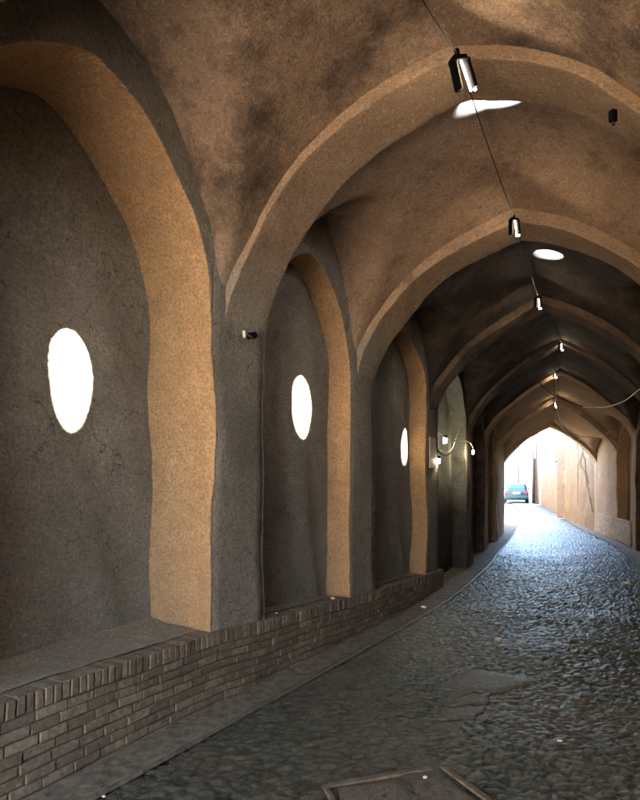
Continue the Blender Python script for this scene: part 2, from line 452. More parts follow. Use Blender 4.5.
# ------------------------------------------------------------------ ribs with piers
GR = 'pointed arches crossing the passage'
RL = ['mud arch at the back entrance behind the viewer', 'mud arch second from the back entrance', 'mud arch just behind the viewer',
      'nearest arch in view, broad brown pier with a small rusty bracket', 'second arch, brown, rising from the pier between second and third niches',
      'third arch, dark, its pier carrying the small faded sign', 'fourth arch, black with soot, past the greenish recess',
      'pale arch first of those lit from the alley, behind the black one', 'pale arch in the middle of the lit ones, with looped white wire',
      'smallest and farthest arch, framing the car and the alley']
for i, r in enumerate(RIBS):
    root = thing('transverse_arch', TP((r['a'] + r['b']) / 2, .5, 0), RL[i], 'arch', GR)
    fr = .16 if i < 8 else .05
    sa = r['a'] + fr; sb = r['b']
    nv = 72
    vv = [.5 - .5 * math.cos(PI * k / nv) for k in range(nv + 1)]
    W = (R(sa) - L(sa)).length
    def arc(off, s):
        out = []
        for v in vv:
            z = ribz(i, v)
            # offset outwards from the passage axis
            dv = (v - .5) * 2
            nx = dv; nz = math.sqrt(max(0, 1 - dv * dv)) + .05
            ww = .5 + (v - .5) * (1 + .022 * max(0, 1 - (z - r['zs']) / .7))
            out.append(TP(s, ww + nx * off / W, z + nz * off))
        return out
    rs = [arc(.30, sa + .0), arc(.12, sa), arc(.035, sa), arc(.010, sa), arc(.002, sa + .002), arc(0, sa + .010), arc(0, sa + .035)]
    m = 7
    for k in range(1, m): rs.append(arc(0, sa + .035 + (sb - sa - .07) * k / m))
    rs += [arc(0, sb - .035), arc(0, sb - .010), arc(.002, sb - .002), arc(.010, sb), arc(.03, sb), arc(.30, sb)]
    keep(strip('arch_band', rs, M[r['m']]), root)
    # cap above the band
    top = [[TP(s, v, ribz(i, v) + .22) for v in vv] for s in (sa - .01, sb + .01)]
    for side in (-1, 1):
        rows = []
        zb = -.05
        zt = 5.0 if i < 7 else 4.6
        nz = 44
        for k in range(nz + 1):
            z = zb + (zt - zb) * k / nz
            a, b = r['a'] + .012, r['b'] - .012
            row = [WP(a + .04, .75, z, side), WP(a + .04, .05, z, side), WP(a + .004, .012, z, side), WP(a + .01, .004, z, side)]
            for q in range(1, 6): row.append(WP(a + (b - a) * q / 6, .004, z, side))
            row += [WP(b - .01, .004, z, side), WP(b - .004, .012, z, side), WP(b - .04, .05, z, side), WP(b - .04, .75, z, side)]
            rows.append(row)
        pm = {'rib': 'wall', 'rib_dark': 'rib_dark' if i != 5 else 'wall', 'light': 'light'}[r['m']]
        keep(strip('pier', rows, M[pm]), root)
    # opaque fill over the band
    bm = bmesh.new()
    f = [TP(sa + .02, .5 + (v - .5) * 1.08, ribz(i, v) + .14) for v in vv]; g = [TP(sa + .02, .5 + (v - .5) * 1.08, ribz(i, v) + .36) for v in vv]
    f2 = [TP(sb - .02, .5 + (v - .5) * 1.08, ribz(i, v) + .14) for v in vv]; g2 = [TP(sb - .02, .5 + (v - .5) * 1.08, ribz(i, v) + .36) for v in vv]
    keep(strip('arch_fill', [f, g, g2, f2], M[r['m']], None, 0), root)

# ------------------------------------------------------------------ side wall bays (niches)
NL = {2: 'large grey niche nearest the viewer, with the biggest oval of sunlight', 3: 'middle grey niche with the tall oval sun patch, between first and second piers',
      4: 'narrow grey niche with the smallest oval sun patch', 5: 'greenish stained recess with lit lamp and crossed cables',
      6: 'dark shallow niche between the black arch and the pale arches', 7: 'pale shallow niche on the left among the lit arches',
      8: 'plain pale wall of the last bay on the left', 0: 'grey niche on the left at the back entrance', 1: 'grey niche on the left beside the viewer'}
for i, B in enumerate(BAYS):
    for side in (-1, 1):
        s0, s1 = RIBS[i]['b'], RIBS[i + 1]['a']; c = (s0 + s1) / 2; hw = (s1 - s0) / 2
        if side < 0: lab = NL[i]
        else: lab = {0: 'right hand niche at the back entrance', 1: 'right hand niche beside the viewer', 2: 'right hand niche facing the largest left niche', 3: 'right hand niche facing the middle left niche', 4: 'right hand niche facing the narrow left niche', 5: 'right hand niche facing the greenish recess', 6: 'right hand dark niche before the pale arches', 7: 'pale right hand niche with a dark upright gap', 8: 'sunny pale right wall of the last bay over brick courses'}[i]
        zt = 4.85 if i < 6 else 4.4
        root = thing('wall_niche' if B['n'] else 'side_wall', WP(c, 0, 0, side), lab, 'niche' if B['n'] else 'wall', 'side niches between the piers' if B['n'] else None)
        zs, za = B['zo']
        bench = side < 0 and i <= 4
        zb = (lambda s: bz(s) - .03) if bench else (lambda s: -.03)
        n = B['n']
        if not n:
            rows = [[WP(s0 - .05 + (s1 - s0 + .1) * k / 30, .002, -.05 + (zt + .05) * q / 40, side) for k in range(31)] for q in range(41)]
            keep(strip('wall_face', rows, M[B['wm']]), root)
            continue
        # opening outline
        out = []
        for k in range(22): out.append((s0, zb(s0) + (zs - zb(s0)) * k / 22, -1, 0))
        K = 48
        for k in range(K + 1):
            a = PI * (1 - k / K); t = math.cos(a)
            zz = zs + (za - zs) * arcf(t, .16)
            out.append((c + hw * t, zz, t, math.sqrt(max(0, 1 - t * t))))
        for k in range(22): out.append((s1, zs + (zb(s1) - zs) * (k + 1) / 22, 1, 0))
        rs = []
        for off, nn in ((.045, .014), (.03, .0055), (.006, .0025), (.001, .007), (0, .03)):
            rs.append([WP(s + ms * off, nn, z + mz * off, side) for s, z, ms, mz in out])
        for q in range(1, 6): rs.append([WP(s, .03 + (n + .02 - .03) * q / 5, z, side) for s, z, ms, mz in out])
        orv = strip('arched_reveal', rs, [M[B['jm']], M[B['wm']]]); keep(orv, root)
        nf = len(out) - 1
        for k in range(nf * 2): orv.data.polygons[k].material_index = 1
        # spandrel above the opening
        cols = []
        for k in range(K + 1):
            t = -1.0 + 2 * k / K
            s = c + hw * t; z0 = zs + (za - zs) * arcf(t, .16) + .02
            cols.append([WP(s, .003, z0 + (zt - z0) * q / 16, side) for q in range(17)])
        keep(strip('spandrel', cols, M[B['wm']]), root)
        bw = M['gypsum'] if i == 5 else M[B['wm']]
        rows = [[WP(s0 - .06 + (s1 - s0 + .12) * k / 30, n + .012 * math.sin(k * .7 + q * .3), zb(s0) - .2 + (zt - zb(s0) + .2) * q / 50, side) for k in range(31)] for q in range(51)]
        keep(strip('back_wall', rows, bw), root)
        if i == 5 and side < 0:      # door leaf in the recess
            bm = bmesh.new(); sA, sB = s0 + .15, s0 + .95
            for q in range(3):
                a = sA + (sB - sA) * q / 3; b = sA + (sB - sA) * (q + 1) / 3 - .012
                p = [WP(a, n - .03, 0), WP(b, n - .03, 0)]; mid = (p[0] + p[1]) / 2; d = p[1] - p[0]
                box(bm, mid + Vector((0, 0, .98)), (d.length, .035, 1.95), math.atan2(d.y, d.x), .004)
            dl = keep(bobj('door_leaf', bm, M['door']), root)

# plinth of the far walls: pale brick courses
def bricks(name, f, s0, s1, rows, ztop, mat, parent, side, bl=.215, bh=.072, proud=.022, soldier=False, dep=.08):
    bm = bmesh.new(); rnd = random.Random(int(s0 * 100) + rows)
    for r_ in range(rows):
        s = s0 - (bl * .5 if r_ % 2 else 0)
        while s < s1:
            l_ = bl * rnd.uniform(.93, 1.05); a, b = s + .0032, s + l_ - .0032
            a = max(a, s0); b = min(b, s1)
            if b - a > .02:
                jit = rnd.uniform(-.004, .004); tz = rnd.uniform(-.002, .002)
                zt = ztop(a) - r_ * (bh + .0) - .004; zt2 = ztop(b) - r_ * bh - .004
                zb_ = zt - bh + .007; zb2 = zt2 - bh + .007
                e = .006
                fr = []
                for (sx, zl, zh) in ((a, zb_, zt), (b, zb2, zt2)):
                    pass
                P = []
                P += [f(a, -proud - jit + e, zb_ + tz), f(b, -proud - jit + e, zb2 + tz), f(b, -proud - jit + e, zt2 + tz), f(a, -proud - jit + e, zt + tz)]
                rr = lambda: rnd.uniform(.002, .008)
                P += [f(a + rr(), -proud - jit, zb_ + tz + rr()), f(b - rr(), -proud - jit, zb2 + tz + rr()), f(b - rr(), -proud - jit, zt2 + tz - rr()), f(a + rr(), -proud - jit, zt + tz - rr())]
                P += [f(a, dep, zb_ + tz), f(b, dep, zb2 + tz), f(b, dep, zt2 + tz), f(a, dep, zt + tz)]
                v = [bm.verts.new(p) for p in P]
                bm.faces.new((v[4], v[5], v[6], v[7]))
                for k in range(4):
                    k2 = (k + 1) % 4
                    bm.faces.new((v[k], v[k2], v[4 + k2], v[4 + k])); bm.faces.new((v[8 + k], v[8 + k2], v[k2], v[k]))
            s += l_
    return bobj(name, bm, mat, parent)
w8 = [o for o in COL.objects if o.get('label', '').startswith('sunny pale right wall')][0]
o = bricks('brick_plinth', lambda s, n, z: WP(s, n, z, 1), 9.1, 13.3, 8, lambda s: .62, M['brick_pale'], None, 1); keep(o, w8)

# ------------------------------------------------------------------ bench along the left wall
S0, S1 = -6.6, 3.55
bench = thing('brick_bench', WP(-1, 0, 0), 'long low brick ledge with upright coping bricks running under the niches', 'brick ledge')
zt_ = lambda s: bz(s)
fb = lambda s, n, z: wob(WP(s, n, z), .5)
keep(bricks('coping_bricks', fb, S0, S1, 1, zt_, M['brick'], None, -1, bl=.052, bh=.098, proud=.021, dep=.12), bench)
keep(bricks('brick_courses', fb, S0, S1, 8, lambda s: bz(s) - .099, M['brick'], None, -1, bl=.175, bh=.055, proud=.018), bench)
rows = []
for k in range(240):
    s = S0 + (S1 - S0) * k / 239
    rows.append([WP(s, -.0105, -.05), WP(s, -.0105, bz(s) * .5), WP(s, -.0105, bz(s) - .014), WP(s, .0, bz(s) - .008)])
keep(strip('mortar_bed', rows, M['mortar'], None, .5), bench)
rows = []
for k in range(200):
    s = S0 + (S1 - S0) * k / 199
    rows.append([WP(s, n, bz(s) + (.004 if n > .1 else -.006) + .01 * noise.noise(Vector((s * 3, n * 5, 0))) + (.03 if n > .5 else 0)) for n in (.105, .13, .2, .28, .36, .44, .52, .6, .66)])
keep(strip('seat_top', rows, M['seat'], None, .5), bench)
# end face of the bench
mesh_pts = [[WP(S1, n, z) for n in (-.03, .2)] for z in (-.05, .1, .2, bz(S1) - .004)]
keep(strip('bench_end', mesh_pts, M['mortar'], None, .5), bench)

# ------------------------------------------------------------------ ground
def structure(o): o['kind'] = 'structure'; return o
g = mesh('ground', [(-150, -60, -.09), (200, -60, -.09), (200, 400, -.09), (-150, 400, -.09)], [(0, 1, 2, 3)], M['dust']); structure(g)

Lx, Rx = L, R
def cobble(x, y):
    p = Vector((x * 14, y * 18, .3)) + noise.noise_vector(Vector((x * 6, y * 6, 0))) * .4
    d, P = noise.voronoi(p, distance_metric='DISTANCE', exponent=2.5)
    e = min(1, (d[1] - d[0]) * 3.4); e2 = 1 - (1 - e) ** 2.2
    c = P[0]; rv = noise.noise_vector(c * 7.3 + Vector((1, 2, 3))); q = p - c
    worn = .5 + .5 * noise.noise(Vector((x * .9, y * .9, 21)))
    h = e2 * (.006 + .007 * worn) + (q.x * rv.x + q.y * rv.y) * .022 * e2 + rv.z * .005
    h += noise.noise(Vector((x * 1.3, y * 1.3, 9))) * .022 + noise.noise(Vector((x * 34, y * 34, 2))) * .004 + noise.noise(Vector((x * 14, y * 14, 7))) * .004
    return h, e, .5 + rv.x
sv = []
s = -6.6
while s < -4.2: sv.append(s); s += .06
while s < 2.2: sv.append(s); s += .016 if s < 0 else .022
while s < 14: sv.append(s); s += .03 if s < 8 else .045
while s < 40: sv.append(s); s += .2
while s < 76: sv.append(s); s += 1.0
vs, fs = [], []; aj, at = [], []
nx = 210
X0 = .28
for s in sv:
    l, r = Lx(s), Rx(s); d = (r - l); W = d.length; d.normalize()
    for k in range(nx + 1):
        x = X0 + (W - X0 - .25) * k / nx if s < 13.8 else X0 + (W - X0 - .05) * k / nx
        p = l + d * x
        z, e_, t_ = cobble(p.x, p.y); z -= .006; aj.append(e_); at.append(t_)
        if s > 16: z = z * max(.2, 1 - (s - 16) / 20)
        e = min(k, nx - k) / 6
        vs.append((p.x, p.y, z))
n1 = nx + 1
for a in range(len(sv) - 1):
    for k in range(nx): fs.append((a * n1 + k, a * n1 + k + 1, (a + 1) * n1 + k + 1, (a + 1) * n1 + k))
road = structure(mesh('road', vs, fs, M['stone']))
for nm_, dat in (('joint', aj), ('tone', at)): road.data.attributes.new(nm_, 'FLOAT', 'POINT').data.foreach_set('value', dat)
# gutter strips
def strip_s(name, base, sgn, w0, w1, zf, s0, s1, mat, ds=.05):
    rows = []; s = s0
    while s <= s1:
        p0 = Lx(s) if base < 0 else Rx(s)
        d = (Rx(s) - Lx(s)).normalized() * (1 if base < 0 else -1)
        row = []
        for k in range(9):
            x = w0 + (w1 - w0) * k / 8; p = p0 + d * x
            row.append(Vector((p.x, p.y, zf(k / 8) + .008 * noise.noise(Vector((p.x * 3, p.y * 3, 0))) + .004 * noise.noise(Vector((p.x * 14, p.y * 14, 0))))))
        rows.append(row); s += ds
    return structure(strip(name, rows, mat, None, 0))
strip_s('gutter', -1, 1, -.3, .27, lambda t: .026 - .010 * t, -6.6, 18, M['strip'])
strip_s('kerb', -1, 1, .265, .315, lambda t: .022 - .003 * abs(t - .5) * 8, -6.6, 18, M['slab'])
strip_s('gutter_right', 1, 1, -.3, .32, lambda t: .03 - .01 * t, -6.6, 30, M['strip'])

# worn flagstones set into the cobbles
def gpx(x, y, z=0.02):
    d = F * (EYE - z) / (y - HY); return Vector(((x - CX) / F * d, d, z))
def slab(pts, lab, mat=M['slab'], name='flagstone', group='flat stones set among the cobbles', h=.03, z=.009):
    c = sum((gpx(*p, z) for p in pts), Vector()) / len(pts)
    P = []
    n = len(pts)
    for k in range(n):
        a = gpx(*pts[k], z); b = gpx(*pts[(k + 1) % n], z)
        for q in range(6):
            p = a.lerp(b, q / 6); p += Vector((noise.noise(p * 9), noise.noise(p * 9 + Vector((3, 3, 3))), 0)) * .035; P.append(p - c)
    m = len(P)
    vs = [p * 1.02 + Vector((0, 0, -h)) for p in P] + [p * 1.0 + Vector((0, 0, -.006)) for p in P] + [p * .96 + Vector((0, 0, .002 * noise.noise((p + c) * 12))) for p in P]
    vs += [p * .55 + Vector((0, 0, .006 * noise.noise((p + c) * 8))) for p in P] + [Vector((0, 0, 0))]
    fs = []
    for r_ in range(3):
        for k in range(m): fs.append((r_ * m + k, r_ * m + (k + 1) % m, (r_ + 1) * m + (k + 1) % m, (r_ + 1) * m + k))
    for k in range(m): fs.append((3 * m + k, 3 * m + (k + 1) % m, 4 * m))
    o = mesh(name, vs, fs, mat); o.location = c
    return tag(o, lab, 'paving stone', group)
slab([(432, 688), (470, 668), (545, 680), (500, 692)], 'wide diamond shaped flat stone, farthest of the flat stones in the road')
slab([(455, 697), (492, 693), (486, 703), (452, 705)], 'small flat stone just below the wide diamond shaped one')
slab([(442, 708), (484, 706), (476, 718), (436, 719)], 'flat stone second below the wide diamond one in the cobbled road')
slab([(430, 722), (474, 720), (464, 734), (424, 735)], 'flat stone halfway down the row of flat stones')
slab([(418, 738), (462, 736), (452, 752), (410, 754)], 'flat stone second above the framed slab at the picture bottom')
slab([(404, 757), (448, 754), (440, 769), (398, 768)], 'flat stone directly above the right corner of the framed slab')
# framed inspection slab
fr = thing('framed_slab', gpx(410, 800, .02), 'sunken stone cover framed by thin kerb strips at the very bottom of the picture', 'inspection cover')
def quad_slab(nm, pts, mat, z, hh=.05):
    P = [gpx(x, y, z) for x, y in pts]
    vs, fs = [], []
    n = 10
    for a in range(n + 1):
        for b in range(n + 1):
            p = P[0].lerp(P[1], a / n).lerp(P[3].lerp(P[2], a / n), b / n)
            p.z = z + .005 * noise.noise(p * 6) - (.01 if a in (0, n) or b in (0, n) else 0); vs.append(p)
    for a in range(n):
        for b in range(n): fs.append((a * (n + 1) + b, a * (n + 1) + b + 1, (a + 1) * (n + 1) + b + 1, (a + 1) * (n + 1) + b))
    o = mesh(nm, vs, fs, mat); keep(o, fr); return o
quad_slab('cover_panel', [(336, 785), (398, 775), (424, 808), (350, 822)], M['slab_dark'], .012)
quad_slab('cover_panel', [(402, 774), (436, 769), (480, 800), (428, 808)], M['slab'], .014)
quad_slab('frame_strip', [(322, 783), (437, 764), (437, 768), (325, 787)], M['strip'], .021)
quad_slab('frame_strip', [(438, 765), (443, 764), (505, 806), (497, 808)], M['strip'], .021)
quad_slab('frame_strip', [(322, 785), (328, 785), (350, 822), (342, 824)], M['strip'], .020)

# ------------------------------------------------------------------ lamps on the crown cable; their tube glow is added as fill light
def make_lamp():
    t = thing('cable_lamp', (0, 0, 0), '', 'lamp', 'lamps strung along the crown cable')
    bm = bmesh.new(); tube(bm, [(0, 0, .03), (0, 0, -.005)], .012, 10); box(bm, (0, 0, -.012), (.075, .035, .022), 0, .004)
    bobj('bracket', bm, M['black'], t)
    for sx in (-1, 1):
        bm = bmesh.new(); tube(bm, [(sx * .034, 0, -.018), (sx * .036, 0, -.05), (sx * .040, 0, -.125), (sx * .041, 0, -.15)], .020, 14)
        tube(bm, [(sx * .034, 0, -.02), (sx * .034, 0, -.03)], .023, 14)
        bobj('lamp_holder', bm, M['black'], t, True)
    bm = bmesh.new(); tube(bm, [(0, -.012, -.03), (.003, -.012, -.06), (.012, -.012, -.168)], .0045, 10); bobj('light_tube', bm, M['tube'], t, True)
    bm = bmesh.new(); tube(bm, [(.045, .0, -.15), (.046, 0, -.160)], .006, 12); bobj('bulb_tip', bm, M['tube'], t, True)
    return t
lamp0 = make_lamp()
def lamp_at(p, rz, label, scale=1, first=[True], tilt=0):
    if first[0]: r_ = lamp0; first[0] = False
    else:
        r_ = lamp0.copy(); COL.objects.link(r_)
        for ch in lamp0.children:
            c_ = ch.copy(); COL.objects.link(c_); c_.parent = r_
    r_.location = p; r_.rotation_euler = (0, tilt, rz); r_.scale = (scale,) * 3; r_['label'] = label; return r_
def crown(i, dz=-.02, ds=.06):
    r = RIBS[i]; return TP(r['a'] + ds + .16 if i < 8 else r['a'] + .05, .5, r['za'] + dz)
LAMPS = [(px(458, 56, 3.45), .3, 'largest black twin lamp hanging by the nearest skylight', 1.25, .3),
         (px(514, 218, 5.2), .3, 'black twin lamp under the second arch crown, beside the second skylight', .95, .05),
         (px(538, 297, 7.3), .2, 'black twin lamp below the third arch crown, above the black arches', .9, 0),
         (px(561, 343, 10.5), .1, 'lamp hanging at the fourth arch crown, where the cable bends', .8, 0),
         (px(555, 372, 13.3), 0, 'lamp at the crown of the first pale arch', .8, 0),
         (px(555, 402, 15.4), 0, 'lamp at the crown of the middle pale arch', .8, 0)]
for p, rz, lb, scl, tl in LAMPS: lamp_at(p, rz, lb, scl, tilt=-tl)
lamp_at(TP(-3.9, .5, 4.0), .3, 'black twin lamp on the arch just behind the viewer', 1)
lamp_at(TP(-5.9, .5, 4.0), .3, 'black twin lamp nearest the back entrance', 1)
# the cable
def sag(a, b, d, n=12): return [a.lerp(b, k / n) - Vector((0, 0, d * 4 * (k / n) * (1 - k / n))) for k in range(n + 1)]
pts = [TP(-5.9, .5, 4.02), TP(-3.9, .5, 4.02)] + [l_[0] + Vector((0, 0, .01)) for l_ in LAMPS] + [px(553, 427, 18.0)]
bm = bmesh.new()
full = []
for k in range(len(pts) - 1): full += sag(pts[k], pts[k + 1], .03 if k != 1 else .06)[(1 if k else 0):]
tube(bm, full, .0042, 6)
tag(bobj('overhead_cable', bm, M['wire'], None, True), 'thin black cable strung along the vault crown from lamp to lamp', 'cable')
# side swags
def wire(name, P, r, mat, lab):
    bm = bmesh.new(); tube(bm, P, r, 6); tag(bobj(name, bm, mat, None, True), lab, 'cable')
def smooth_pts(P, n=6):
    out = []
    for i in range(len(P) - 1):
        p0 = P[max(i - 1, 0)]; p1 = P[i]; p2 = P[i + 1]; p3 = P[min(i + 2, len(P) - 1)]
        for k in range(n):
            t = k / n
            out.append(.5 * ((2 * p1) + (p2 - p0) * t + (2 * p0 - 5 * p1 + 4 * p2 - p3) * t * t + (3 * p1 - p0 - 3 * p2 + p3) * t**3))
    return out + [P[-1]]
wire('slack_cable', smooth_pts([px(467, 407, 10.6), px(490, 384, 10.6), px(514, 362, 10.3), px(531, 372, 10.4), px(550, 393, 10.4), px(583, 407, 10.3)]), .008, M['wire'], 'slack dark cable looping across the black arch')
wire('slack_cable', smooth_pts([px(583, 407, 10.3), px(605, 407, 10.2), px(624, 401, 10.0), px(640, 389, 9.8), px(665, 372, 9.7)]), .008, M['wire_w'], 'white cable end rising to the right edge over the black arch')
wire('slack_cable', smooth_pts([px(555, 404, 15.4), px(563, 425, 15.5), px(580, 436, 15.6), px(598, 437, 15.6), px(611, 431, 15.4)]), .009, M['wire_w'], 'white looped wire under the middle pale arch')
wire('slack_cable', smooth_pts([px(554, 420, 17.5), px(566, 432, 17.5), px(577, 441, 17.5), px(583, 432, 17.6)]), .009, M['wire_w'], 'short white wire dangling at the outermost arch')
wire('slack_cable', smooth_pts([px(555, 372, 13.2), px(556, 390, 14), px(555, 403, 15.3)]), .01, M['wire_w'], 'pale hanging wire between the first two pale arches')

# recess lamps and wiring
t = thing('wall_lamp', px(445, 440, 9.2), 'lit wall lamp glaring against the greenish recess', 'lamp', 'small lamps at the greenish recess')
for nm, P, r_, mt in (('lamp_body', [(0, 0, 0.07), (0, 0, .03)], .035, 'black'), ('bulb', [(0, 0, .03), (0, 0, -.02), (0, 0, -.05)], .024, 'tube_hot')):
    bm = bmesh.new(); tube(bm, P, r_, 14); bobj(nm, bm, M[mt], t, True)
for q, (x, y, d, lb) in enumerate(((439, 461, 8.5, 'small bulb hanging just under the faded sign'), (473, 452, 10.6, 'small bulb hanging right of the greenish recess'))):
    t = thing('wall_lamp', px(x, y, d), lb, 'lamp', 'small lamps at the greenish recess')
    for nm, P, r_, mt in (('lamp_body', [(0, 0, .07), (0, 0, .03)], .02, 'black'), ('bulb', [(0, 0, .03), (0, 0, 0), (0, 0, -.035)], .016, 'tube')):
        bm = bmesh.new(); tube(bm, P, r_, 12); bobj(nm, bm, M[mt], t, True)
wire('recess_cable', smooth_pts([px(438, 432, 8.6), px(446, 438, 8.9), px(455, 441, 9.4), px(466, 441, 10.0), px(471, 444, 10.4), px(473, 449, 10.6)]), .006, M['wire_w'], 'pale cable running across the greenish recess to the right bulb')
wire('recess_cable', smooth_pts([px(440, 450, 8.7), px(448, 452, 9.0), px(453, 447, 9.3), px(457, 435, 9.6), px(463, 418, 10.2)]), .005, M['wire_w'], 'pale cable rising diagonally out of the greenish recess')
wire('recess_cable', smooth_pts([px(436, 448, 8.5), px(441, 454, 8.5), px(447, 455, 8.8), px(454, 450, 9.2)]), .010, M['wire'], 'dark cable curling under the lit wall lamp')
# faded sign on third pier
bm = bmesh.new(); a = WP(2.86, -.012, 0); b = WP(3.16, -.012, 0); d = b - a
box(bm, (a + b) / 2 + Vector((0, 0, 1.95)), (d.length, .015, .42), math.atan2(d.y, d.x), .003)
t = thing('wall_sign', (a + b) / 2, 'small faded upright sign plate on the third pier', 'sign'); keep(bobj('sign_plate', bm, M['sign']), t)
# bracket on the nearest pier
bp = WP(-1.12, 0, 2.62)
t = thing('wall_bracket', bp, 'small rusty pipe bracket on the nearest pier', 'bracket')
nrm = Nrm(-1.12, -1); fwd = V2(nrm.y, -nrm.x)
w3 = lambda s_, n_, z_: Vector((fwd.x * s_ - nrm.x * n_, fwd.y * s_ - nrm.y * n_, z_))
bm = bmesh.new(); tube(bm, [w3(-.05, 0, 0), w3(-.05, .045, 0)], .008, 8); tube(bm, [w3(-.05, .04, .015), w3(.03, .045, .0), w3(.05, .05, .02)], .009, 8); bobj('bracket_arm', bm, M['rust'], t, True)
bm = bmesh.new(); tube(bm, [w3(.05, .0, .02), w3(.05, .065, .02)], .024, 14); bobj('bracket_cup', bm, M['black'], t, True)
bm = bmesh.new(); tube(bm, [w3(-.055, .04, .03), w3(-.055, .045, -.02)], .012, 8); bobj('white_clip', bm, M['white'], t, True)
# socket on the vault right of the nearest arch
p = px(613, 116, 3.1)
t = thing('ceiling_socket', p, 'small black socket fixed to the vault at upper right', 'socket')
bm = bmesh.new(); box(bm, (0, 0, 0), (.035, .03, .06), .4, .006); bobj('socket_body', bm, M['black'], t)
bm = bmesh.new(); tube(bm, [(0, 0, -.028), (0, -.005, -.05)], .008, 8); bobj('socket_lead', bm, M['wire'], t)

# ------------------------------------------------------------------ litter
def crumple(p, r, lab, mat=M['paper'], name='paper_scrap', grp='pale litter on the ground'):
    bm = bmesh.new(); bmesh.ops.create_icosphere(bm, subdivisions=2, radius=r)
    for v in bm.verts:
        v.co = v.co * (1 + .5 * noise.noise(v.co * 40 + p)); v.co.z *= .45
    o = bobj(name, bm, mat); o.location = p + Vector((0, 0, r * .35)); return tag(o, lab, 'litter', grp)
crumple(gpx(424, 608, .03), .035, 'white paper scrap by the kerb below the dark doorway')
crumple(gpx(626, 584, .02), .05, 'white scrap on the road at the right edge')
crumple(gpx(438, 586, .03), .02, 'tiny pale scrap against the end of the brick ledge')
crumple(gpx(425, 778, .03), .012, 'small pale chip on the framed slab')
crumple(gpx(104, 797, .03), .009, 'pale pebble by the kerb at lower left')
crumple(WP(.35, .06, bz(.35) + .004), .022, 'white scrap lying on the ledge before the second pier')
crumple(WP(-.62, .05, bz(-.6) + .004), .012, 'pale pebble on the ledge past the nearest pier')
crumple(gpx(498, 640, .02), .03, 'pale stone chip in the middle of the cobbled road')
crumple(gpx(560, 742, .02), .016, 'pale stone chip at lower right of the road')

rg = random.Random(11); bm = bmesh.new()
def grain(p, r):
    m_ = Matrix.Translation(p) @ Matrix.Rotation(rg.uniform(0, 6), 4, 'Z') @ Matrix.Rotation(rg.uniform(-.4, .4), 4, 'X') @ Matrix.Diagonal((r, r * rg.uniform(.5, .9), r * rg.uniform(.3, .6), 1))
    q = bmesh.ops.create_icosphere(bm, subdivisions=1, radius=1, matrix=m_)
    for v in q['verts']: v.co += noise.noise_vector(v.co * 80) * r * .4
for k in range(900):
    s = -4.2 + 10 * rg.random() ** 1.3; mode = rg.random()
    if mode < .45: p = WP(s, -abs(rg.gauss(0.02, .035)) - .022, .020)
    elif mode < .75: p = WP(s, -rg.uniform(.30, .50), .018)
    elif mode < .85 and s < 3.4: p = WP(s, rg.uniform(.0, .2), bz(s) + .004)
    else:
        l_ = L(s).lerp(R(s), rg.uniform(.2, .95)); p = Vector((l_.x, l_.y, .004))
    grain(p, rg.choice((.003, .004, .005, .006, .009)))
gr = bobj('grit', bm, M['slab']); gr['kind'] = 'stuff'; tag(gr, 'loose grit and crumbs of mud scattered along the foot of the ledge', 'grit')

# ------------------------------------------------------------------ outside: right wall, left wall, poles, car, buildings
def slabwall(name, p0, p1, h0, h1, th, mat, lab, nseg=40, jag=.15, cat='wall', group=None):
    p0 = V2(*p0); p1 = V2(*p1); d = (p1 - p0).normalized(); n = V2(d.y, -d.x)
    root = thing(name, (p0.x, p0.y, 0), lab, cat, group)
    rows = []
    for k in range(nseg + 1):
        t_ = k / nseg; p = p0.lerp(p1, t_); h = h0 + (h1 - h0) * t_ + jag * noise.noise(Vector((p.x * 1.3, p.y * 1.3, 3)))
        row = []
        for q in range(41): row.append(Vector((p.x, p.y, -.1 + (h + .1) * q / 40)))
        row.append(Vector((p.x + n.x * th * .5, p.y + n.y * th * .5, h + .05)))
        row.append(Vector((p.x + n.x * th, p.y + n.y * th, h))); row.append(Vector((p.x + n.x * th, p.y + n.y * th, -.1)))
        rows.append(row)
    keep(strip('wall_body', rows, mat, None, 1.6), root)
    for rr in (rows[0], rows[-1]):
        keep(mesh('wall_end', [wob(p, 1.6) for p in rr], [tuple(range(len(rr)))], mat, None, False), root)
    return root
wr = slabwall('mud_wall', (8.45, 18.35), (10.25, 25.1), 3.9, 3.45, .5, M['out'], 'tall cracked orange mud wall just outside the last arch')
# big branching crack: flat strips, shade of the gap put into their colour
bm = bmesh.new()
def wallpt(t_, z): q = V2(8.45, 18.35).lerp(V2(10.25, 25.1), t_); return wob(Vector((q.x - .012, q.y, z)), 1.6)
def crackline(P, w):
    pts_ = smooth_pts([Vector((a_, z_, 0)) for a_, z_ in P], 5)
    prev = None
    for k, p in enumerate(pts_):
        ww = w * (.6 + .8 * abs(noise.noise(Vector((k * .7, w * 50, 0))))); jx = .02 * noise.noise(Vector((k * 1.3, 7, w * 9)))
        A = bm.verts.new(wallpt(p.x + jx - ww / 7, p.y)); B_ = bm.verts.new(wallpt(p.x + jx + ww / 7, p.y))
        if prev: bm.faces.new((prev[0], prev[1], B_, A))
        prev = (A, B_)
crackline([(.42, 3.2), (.36, 2.6), (.42, 2.2), (.30, 1.9), (.24, 1.5), (.16, 1.1), (.08, .6)], .11)
crackline([(.55, 3.1), (.5, 2.4), (.52, 1.8), (.50, 1.2), (.5, .7)], .05)
crackline([(.36, 2.6), (.28, 2.3), (.26, 1.9), (.2, 1.5)], .12)
keep(bobj('wall_crack', bm, M['gap']), wr)
o = None
lowwall = slabwall('mud_wall', (10.75, 26.6), (14.9, 40.5), 2.3, 2.75, .45, M['out_pale'], 'pale low mud wall between the cracked orange wall and the poles')
bm = bmesh.new(); box(bm, (10.55, 25.75, 1.5), (.5, .5, 3.0), .3, .03)
